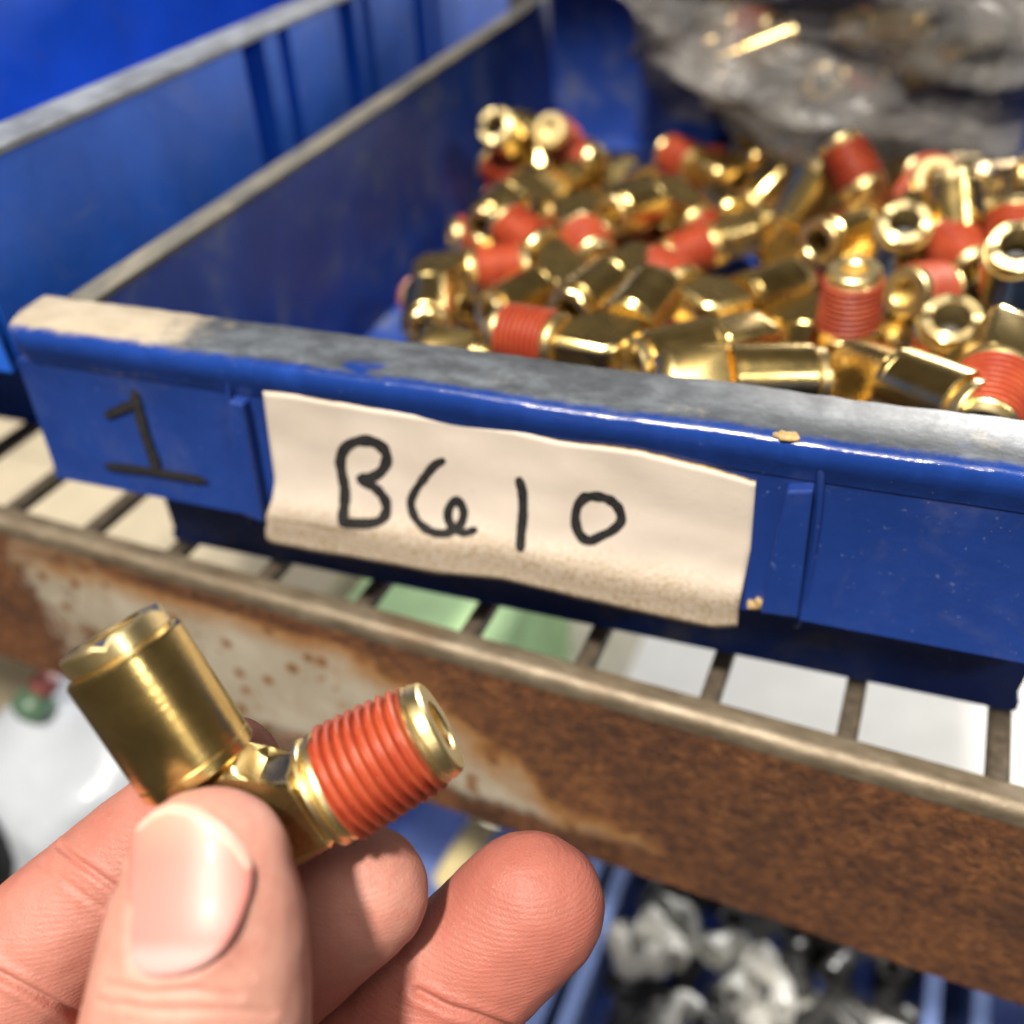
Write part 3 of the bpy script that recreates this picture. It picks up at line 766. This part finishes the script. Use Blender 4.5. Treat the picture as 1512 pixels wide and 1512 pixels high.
# ------------------------------------------------------------------ hand
def skin_mat():
    k = N('skin'); v = k.coord()
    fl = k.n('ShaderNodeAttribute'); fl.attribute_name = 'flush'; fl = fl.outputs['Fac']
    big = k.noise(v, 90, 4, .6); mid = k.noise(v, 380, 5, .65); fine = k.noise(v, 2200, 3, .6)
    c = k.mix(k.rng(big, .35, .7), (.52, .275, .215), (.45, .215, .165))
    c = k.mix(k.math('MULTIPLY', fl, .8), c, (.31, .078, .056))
    c = k.mix(k.math('MULTIPLY', k.rng(k.noise(v, 210, 6, .7, .5), .46, .70), .40), c, (.40, .115, .085))
    c = k.mix(k.math('MULTIPLY', k.rng(fine, .62, .75), .18), c, (.78, .50, .38))
    wv = k.n('ShaderNodeTexWave'); wv.bands_direction = 'Z'; wv.inputs['Scale'].default_value = 560; wv.inputs['Distortion'].default_value = 3.2; wv.inputs['Detail'].default_value = 2; wv.inputs['Detail Scale'].default_value = .35
    k.l(k.mapping(v, (.55, .5, 1.0), rot=(.35, .12, .2)), wv.inputs[0])
    h = k.math('MULTIPLY', wv.outputs['Fac'], k.math('ADD', .25, k.math('MULTIPLY', fl, .9)))
    nb_ = k.bump(h, .15, .00014, k.bump(k.math('ADD', k.math('MULTIPLY', k.voro(k.mapping(v, (1, 1, 1.5)), 1900, 'DISTANCE_TO_EDGE'), 1.1), k.math('ADD', mid, fine)), .22, .0004))
    k.set(col=c, rough=k.math('ADD', .42, k.math('MULTIPLY', fine, .22)), nor=nb_, sss=.22, spec=.38)
    k.b.inputs['Subsurface Radius'].default_value = (1, .36, .2); k.b.inputs['Subsurface Scale'].default_value = .0022
    return k.m
def finger(spec, cap=True, start_cap=True, n=36):
    """spec: (px, py, depth, half width in pixels, thickness ratio) from root to tip"""
    Q = catmull(spec, 10); C_ = [at(q[0], q[1], q[2]) for q in Q]
    rw = [q[3]*q[2]/FPX for q in Q]; rt = [r*q[4] for r, q in zip(rw, Q)]
    fw = Vector(RC[2]); vs, fs = [], []; rings = []
    for i in range(len(C_)):
        d = (C_[min(i+1, len(C_)-1)] - C_[max(i-1, 0)]).normalized()
        rings.append((C_[i], d, rw[i], rt[i]))
    d = rings[-1][1]; r0 = rings[-1][2]; t0 = rings[-1][3]
    for a in (12, 24, 36, 47, 57, 66, 74, 81, 86):
        s, c_ = math.sin(math.radians(a)), math.cos(math.radians(a))
        rings.append((C_[-1] + d*r0*s, d, r0*c_, t0*c_))
    d = rings[0][1]; st = []
    for a in (80, 60, 40, 20):
        s, c_ = math.sin(math.radians(a)), math.cos(math.radians(a))
        st.append((C_[0] - d*rw[0]*s, d, rw[0]*c_, rt[0]*c_))
    rings = st + rings
    for c, d, a_, b_ in rings:
        w = d.cross(fw).normalized(); t = d.cross(w).normalized()
        for k in range(n):
            th = 2*math.pi*k/n; vs.append(c + w*a_*math.cos(th) + t*b_*math.sin(th))
    for i in range(len(rings)-1):
        for k in range(n): fs.append((i*n+k, i*n+(k+1) % n, (i+1)*n+(k+1) % n, (i+1)*n+k))
    fs.append(tuple(range(n))[::-1]); fs.append(tuple((len(rings)-1)*n+k for k in range(n)))
    return vs, fs
FING = dict(
    thumb=[(262, 1800, .104, 185, .85), (280, 1600, .101, 172, .82), (292, 1500, .099, 167, .80), (301, 1411, .0985, 157, .78), (305, 1345, .0985, 146, .76), (308, 1308, .099, 135, .74), (308, 1291, .0992, 126, .72)],
    index=[(-190, 1680, .126, 165, .9), (-90, 1560, .124, 135, .9), (10, 1455, .1235, 118, .9), (70, 1392, .124, 110, .92), (118, 1344, .1245, 104, .92), (170, 1300, .125, 100, .9), (225, 1252, .1252, 98, .88), (290, 1192, .1252, 92, .86), (338, 1140, .1250, 82, .84)],
    middle=[(40, 1700, .131, 150, .9), (180, 1600, .129, 130, .9), (300, 1500, .1265, 112, .9), (400, 1432, .1240, 103, .9), (470, 1375, .1222, 101, .9), (528, 1322, .1210, 99, .88), (538, 1315, .1208, 96, .86)],
    ring=[(180, 1820, .135, 150, .9), (330, 1720, .134, 140, .9), (480, 1610, .133, 126, .9), (600, 1510, .1315, 117, .9), (700, 1418, .1300, 113, .9), (760, 1360, .1290, 111, .88), (783, 1338, .1285, 110, .85)],
    palm=[(-260, 2050, .125, 330, .55), (-40, 1900, .126, 330, .5), (120, 1790, .127, 270, .45), (230, 1730, .128, 180, .45)])
bm = bmesh.new()
for nm, sp in FING.items():
    v_, f_ = finger(sp); me = mesh('t', v_, f_); bm.from_mesh(me); bpy.data.meshes.remove(me)
bmesh.ops.recalc_face_normals(bm, faces=bm.faces)
me = bpy.data.meshes.new('hand'); bm.to_mesh(me); bm.free()
hand = bpy.data.objects.new('person_hand', me); COL.objects.link(hand)
md = hand.modifiers.new('r', 'REMESH'); md.mode = 'VOXEL'; md.voxel_size = .00042
md = hand.modifiers.new('s', 'SMOOTH'); md.factor = .6; md.iterations = 14
dg = bpy.context.evaluated_depsgraph_get(); dg.update()
hm = bpy.data.meshes.new_from_object(hand.evaluated_get(dg)); hand.modifiers.clear(); hand.data = hm
nv = len(hm.vertices); co_ = np.empty(nv*3); hm.vertices.foreach_get('co', co_); co_ = co_.reshape(-1, 3)
no_ = np.empty(nv*3); hm.vertices.foreach_get('normal', no_); no_ = no_.reshape(-1, 3)
Rn = np.array(RC); vc = (co_ - np.array(CAM)) @ Rn.T; PX = 756 + FPX*vc[:, 0]/vc[:, 2]; PY = 756 + FPX*vc[:, 1]/vc[:, 2]; DP = vc[:, 2]
facing = -(no_ * (co_ - np.array(CAM))).sum(1) / np.linalg.norm(co_ - np.array(CAM), axis=1)
hb = BVHTree.FromPolygons([tuple(v) for v in co_], [tuple(p.vertices) for p in hm.polygons])
def to_poly_dist(P, poly, closed=True):
    A = np.array(poly, float); B = np.roll(A, -1, 0) if closed else A[1:]; A_ = A if closed else A[:-1]
    best = np.full(len(P), 1e9)
    for a, b in zip(A_, B):
        ab = b-a; t = np.clip(((P-a)@ab)/(ab@ab+1e-9), 0, 1); best = np.minimum(best, np.hypot(*(P-(a+t[:, None]*ab)).T))
    if not closed: return best
    ins = np.zeros(len(P), bool)
    for a, b in zip(A_, B):
        c = ((a[1] > P[:, 1]) != (b[1] > P[:, 1])); xx = (b[0]-a[0])*(P[:, 1]-a[1])/(b[1]-a[1]+1e-12)+a[0]
        ins ^= c & (P[:, 0] < xx)
    return np.where(ins, -best, best)
# thumb nail outline
nail_o = [(203, 1219), (222, 1202), (248, 1193), (285, 1198), (321, 1222), (346, 1247), (367, 1277), (369, 1312), (358, 1350), (346, 1378), (328, 1405), (300, 1428), (262, 1442), (222, 1444), (196, 1432), (187, 1400), (186, 1340), (187, 1280), (192, 1240)]
no2 = [tuple(q[:2]) for q in catmull([(*p, 0) for p in nail_o + nail_o[:1]], 5)][:-1]
sel = np.where((DP < .1) & (facing > .0) & (PX > 120) & (PX < 440) & (PY > 1150) & (PY < 1512))[0]
Pq = np.c_[PX[sel], PY[sel]]; sd = to_poly_dist(Pq, no2)
disp = np.where(sd < 0, -.00042*np.clip(-sd/7, 0, 1), 0)
wall = np.exp(-((sd-9)/8)**2) * np.where(sd > 0, 1, 0) * np.clip((Pq[:, 1]-1235)/60, 0.0, 1)
disp += wall*.00010 - .00012*np.exp(-(sd/3.5)**2)
co_[sel] += no_[sel]*disp[:, None]
# skin creases across the joints
for poly, dep, wdt, lo_, hi_ in (([(88, 1250), (110, 1268), (140, 1288), (182, 1320)], .00050, 4.5, .105, .135), ([(-30, 1425), (30, 1456), (75, 1480), (135, 1506)], .0008, 5.5, .105, .135),
                                 ([(60, 1275), (95, 1300), (150, 1340)], .00020, 4, .105, .135), ([(615, 1464), (660, 1488), (700, 1500), (760, 1522)], .0007, 5.5, .115, .14), ([(330, 1408), (350, 1432), (372, 1442)], .00015, 4, .08, .1), ([(160, 1455), (215, 1466), (290, 1462), (350, 1470)], .00022, 5, .08, .1), ([(150, 1480), (230, 1492), (330, 1490), (400, 1496)], .0002, 5, .08, .1)):
    s_ = np.where((facing > .15) & (DP > lo_) & (DP < hi_))[0]
    dd = to_poly_dist(np.c_[PX[s_], PY[s_]], poly, False)
    co_[s_] -= no_[s_] * (dep*np.exp(-(dd/wdt)**2) - .35*dep*np.exp(-((dd-2.6*wdt)/(1.4*wdt))**2))[:, None]
# broad lumps so the silhouette is not a clean tube
co_ += no_ * np.array([.00030*noise.noise(Vector(c)*140) + .00010*noise.noise(Vector(c)*420) for c in co_])[:, None]
hm.vertices.foreach_set('co', co_.ravel()); hm.update()
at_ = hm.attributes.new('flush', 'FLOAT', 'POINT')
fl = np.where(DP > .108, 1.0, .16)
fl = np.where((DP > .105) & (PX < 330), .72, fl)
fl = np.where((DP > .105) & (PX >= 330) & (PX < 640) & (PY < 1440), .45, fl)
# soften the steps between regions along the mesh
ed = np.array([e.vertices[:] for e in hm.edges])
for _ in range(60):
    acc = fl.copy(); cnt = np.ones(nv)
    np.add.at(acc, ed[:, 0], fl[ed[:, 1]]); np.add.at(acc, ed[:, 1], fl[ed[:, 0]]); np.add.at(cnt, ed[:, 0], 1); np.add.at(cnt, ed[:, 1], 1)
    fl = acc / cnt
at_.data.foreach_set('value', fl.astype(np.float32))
hm.polygons.foreach_set('use_smooth', [True]*len(hm.polygons))
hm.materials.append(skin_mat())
tag(hand, 'bare hand reaching in from below, pinching a brass elbow in front of the shelf', 'hand')
# thumb nail
cx, cy = 277, 1318; nr = 20; vs = []; fs = []; tv = []; ev = []
top_arc = nail_o[:7]
fwd = Vector(RC[2])
_tp = [(q[1], q[0], q[2], q[3], q[4]) for q in FING['thumb'] if 1285 < q[1] < 1520]
_pf = [np.polyfit([(q[0]-1390)/100 for q in _tp], [q[k_] for q in _tp], 2) for k_ in (1, 2, 3, 4)]
def nail_depth(px, py):
    xc, dc, wd, tr = (float(np.polyval(c_, (1262 + 25*math.log(1 + math.exp((py - 1262)/25)) - 1390)/100)) for c_ in _pf)
    cap = min(.95, max(0, (1291 - py) / 126)); T = wd * tr * dc / FPX * (1 - .55 * (1 - math.sqrt(1 - cap*cap)))
    return dc - T * math.sqrt(max(.02, 1 - ((px - xc) / (wd * 1.06))**2))
for i in range(nr+1):
    r = i/nr
    for (x, y) in no2:
        px, py = cx+(x-cx)*r, cy+(y-cy)*r
        h = CAM + ray(px, py) * nail_depth(px, py); nn = -fwd
        ev.append(float(to_poly_dist(np.array([[px, py]]), top_arc, False)[0]))
        edge = max(0, (r-.9)/.1)
        tipw = max(0, 1-ev[-1]/30)
        vs.append(h + nn*(.00012 - .00030*edge*(1-tipw)) ); tv.append((py-1192)/254)
n_ = len(no2)
vs += [v - nn*(.0007 + .0010*max(0, 1-e_/30)) for v, e_ in zip(vs[-n_:], ev[-n_:])]; tv += tv[-n_:]; ev += ev[-n_:]
for i in range(nr+1):
    for k in range(n_): fs.append((i*n_+k, (i+1)*n_+k, (i+1)*n_+(k+1) % n_, i*n_+(k+1) % n_))
me = mesh('thumb_nail', vs, fs)
a_ = me.attributes.new('along', 'FLOAT', 'POINT'); a_.data.foreach_set('value', tv)
a_ = me.attributes.new('free', 'FLOAT', 'POINT'); a_.data.foreach_set('value', ev)
k = N('nail'); v = k.coord(); al = k.n('ShaderNodeAttribute'); al.attribute_name = 'along'; al = al.outputs['Fac']
n1 = k.noise(v, 160, 4, .6); al2 = k.math('ADD', al, k.math('MULTIPLY', k.math('SUBTRACT', n1, .5), .10))
c = k.ramp(al2, [(.0, (.58, .28, .21)), (.30, (.54, .205, .172)), (.76, (.54, .215, .19)), (.86, (.58, .33, .31)), (1.0, (.57, .33, .31))])
fe = k.n('ShaderNodeAttribute'); fe.attribute_name = 'free'
c = k.mix(k.rng(k.math('ADD', fe.outputs['Fac'], k.math('MULTIPLY', n1, 6)), 7, 13, .6, 0), c, (.68, .50, .40))
st = k.noise(k.mapping(v, (900, 900, 70)), 1, 3, .5)
k.set(col=c, rough=k.math('ADD', .38, k.math('MULTIPLY', n1, .12)), nor=k.bump(st, .05, .0002), spec=.42, sss=.15, coat=.05)
k.b.inputs['Subsurface Radius'].default_value = (1, .4, .3); k.b.inputs['Subsurface Scale'].default_value = .001
link('thumb_nail', me, k.m, hand, True)


# ------------------------------------------------------------------ what shows below and behind the shelf, out of focus
WHITE = simple('white_carton', (.80, .80, .77), .6, var=.05, scale=40)
CREAM = simple('cream_carton', (.44, .38, .275), .7, var=.08, scale=40)
GREEN = simple('pale_green_carton', (.44, .66, .34), .6, var=.18, scale=25)
PALEBLUE = simple('faded_blue_plastic', (.16, .23, .48), .35, var=.2, scale=30)
low = tag(empty('shelf', (0, .08, -.333)), 'lower steel shelf carrying cartons and bins beneath the rusty edge', 'shelf')
box('deck', (-.75, .35, .0, .50, -.004, 0), LBOARD, low)
box('front_edge', (-.75, .35, -.004, -.001, -.045, .003), STRIP, low)
def carton(b, mat, label, flap=True):
    x0, x1, y0, y1, z0, z1 = b; cx_, cy_ = (x0+x1)/2, (y0+y1)/2
    e = tag(empty('carton', (cx_, cy_, z0)), label, 'carton', 'cartons on the lower shelf')
    box('box', (x0-cx_, x1-cx_, y0-cy_, y1-cy_, 0, z1-z0-.0006), mat, e, .0015)
    box('flap', (x0-cx_+.001, x1-cx_-.001, y0-cy_, -.0006, z1-z0-.0004, z1-z0+.0010), mat, e)
    box('flap', (x0-cx_+.001, x1-cx_-.001, .0006, y1-cy_, z1-z0-.0004, z1-z0+.0012), mat, e)
carton((-.088, .200, .276, .42, -.3328, -.205), WHITE, 'wide white carton seen through the shelf slots below the right of the bin')
carton((-.236, -.150, .275, .40, -.3328, -.200), GREEN, 'pale green carton seen through the slots below the left of the card')
carton((-.62, -.243, .235, .44, -.3328, -.190), CREAM, 'big cream carton behind the left end of the rusty shelf edge')
def low_bin(x0, x1, y0, y1, h, mat, label):
    cx_ = (x0+x1)/2; w = (x1-x0)/2; L = y1-y0
    e = tag(empty('storage_bin', (cx_, y0, -.3328)), label, 'storage bin')
    box('bottom', (-w, w, 0, L, 0, .002), mat, e)
    for s in (-1, 1):
        a, b = sorted((s*w, s*(w-.0022))); box('side_wall', (a, b, 0, L, .0021, h), mat, e)
        a, b = sorted((s*(w+.0012), s*(w-.0045))); box('side_rim', (a, b, -.001, L+.001, h+.0001, h+.004), mat, e, .0008)
    box('front_wall', (-w+.0023, w-.0023, 0, .002, .0021, h*.72), mat, e)
    box('back_wall', (-w+.0023, w-.0023, L-.002, L, .0021, h), mat, e)
low_bin(-.060, .058, .085, .262, .125, PALEBLUE, 'lower blue bin heaped with white and dark plastic fittings')
low_bin(.070, .185, .085, .262, .125, PALEBLUE, 'lower blue bin holding brass in the bottom right corner')
low_bin(-.200, -.068, .085, .255, .118, PALEBLUE, 'almost empty lower blue bin glimpsed between the fingers')
# plastic fittings: short elbow with a ribbed collar
def plastic_meshes(mat, nm):
    a = lathe(nm + 'a', P_([(-2, 5), (1, 6.2), (12, 6.2), (12.2, 8.2), (14, 8.6), (20, 8.6), (20.5, 8.0), (20.5, 5.8), (12, 5.6)]), 20, 'x')
    b = lathe(nm + 'b', P_([(-2, 5), (1, 6.1), (14, 6.1), (14.3, 7.2), (16, 7.2), (16.3, 6.1), (22, 5.6), (22, 4.2), (10, 4.0)]), 20, 'y')
    for me in (a, b): me.materials.append(mat)
    return a, b
PM = [plastic_meshes(simple('white_plastic', (.48, .475, .45), .35, var=.05), 'w'), plastic_meshes(simple('dark_plastic', (.05, .05, .05), .35, var=.3), 'd'), plastic_meshes(simple('grey_plastic', (.30, .30, .28), .4, var=.15), 'g')]
rr = random.Random(11)
for iz, z in enumerate((-.243, -.224)):
    for ix in range(6):
        for iy in range(9):
            x = -.047 + ix*.0185 + rr.uniform(-.005, .005); y = .102 + iy*.0185 + rr.uniform(-.006, .006)
            if abs(x) > .046 and x > 0: x = .044
            kind = rr.choices((0, 1, 2), (.52, .24, .24))[0]
            if y > .20 and rr.random() < .4: kind = 1
            q_ = RC @ (Vector((x, y, z)) - CAM); u_, v_ = 756 + FPX*q_.x/q_.z, 756 + FPX*q_.y/q_.z
            if v_ > 1600 or v_ < 900 + .348*u_: continue
            e = empty('plastic_fitting', (x, y, z + rr.uniform(-.006, .006)))
            e.rotation_euler = (rr.uniform(-1, 1), rr.uniform(-1, 1), rr.uniform(0, 6.28))
            e.scale = (.72, .72, .72)
            nm = ('white', 'black', 'grey')[kind]
            tag(e, nm + ' plastic fitting, blurred, in the lower bin under the rusty edge', 'fitting', nm + ' plastic fittings in the lower bin')
            for part, me in zip(('socket', 'spigot'), PM[kind]):
                c = bpy.data.objects.new(part, me); COL.objects.link(c); c.parent = e
for i in range(3, 12):
    e = fitting(Matrix.Translation((.088 + (i % 3)*.028 + rr.uniform(-.004, .004), .11 + (i//3)*.026, -.232 + rr.uniform(-.006, .006))) @ Matrix.Rotation(rr.uniform(0, 6.28), 4, 'Z') @ Matrix.Rotation(rr.uniform(-.8, .8), 4, 'X'),
            'brass elbow in the lower bin at the bottom right corner', 'brass elbows in the lower bin')
tube = link('tube_offcut', lathe('tube_offcut', P_([(-40, 5), (-40, 6.3), (2, 6.3), (2, 5)]), 24, 'x', closed=True), simple('pale_yellow_plastic', (.75, .62, .32), .4, var=.1))
_ta, _tb = at(668, 1290, .40), at(722, 1205, .385)
tube.location = _tb; tube.rotation_euler = (_tb - _ta).to_track_quat('X', 'Z').to_euler()
tag(tube, 'pale yellow tube offcut glimpsed between the fingertips', 'tube')
PB = N('white_bag_film'); PB.set(col=(.40, .43, .48), rough=.3, nor=PB.bump(PB.noise(PB.coord(), 45, 4, .6, .6), .5, .003)); PB = PB.m
wb = lump('plastic_bag', at(212, 1185, .40), (.045, .05, .062), 4, PB, .010, 22, 8.1)
tag(wb, 'white plastic bag below the shelf at the left edge of the picture', 'plastic bag')
for nm, px, py, d, mat, hs in (('printed_mark', 66, 1012, .352, simple('red_print', (.20, .045, .04), .4), (.0042, .0042, .0042)), ('printed_mark', 50, 1042, .353, simple('green_print', (.07, .13, .08), .4), (.0065, .006, .006))):
    o = lump(nm, (0, 0, 0), hs, 2, mat, .001, 30, 2); o.location = at(px, py, d) - wb.location; o.parent = wb
blk = lump('black_bag', at(-115, 1330, .365), (.050, .04, .062), 4, simple('black_film', (.008, .009, .009), .4, var=.2), .010, 20, 5.5)
tag(blk, 'black plastic bag at the left edge behind the hand', 'plastic bag')
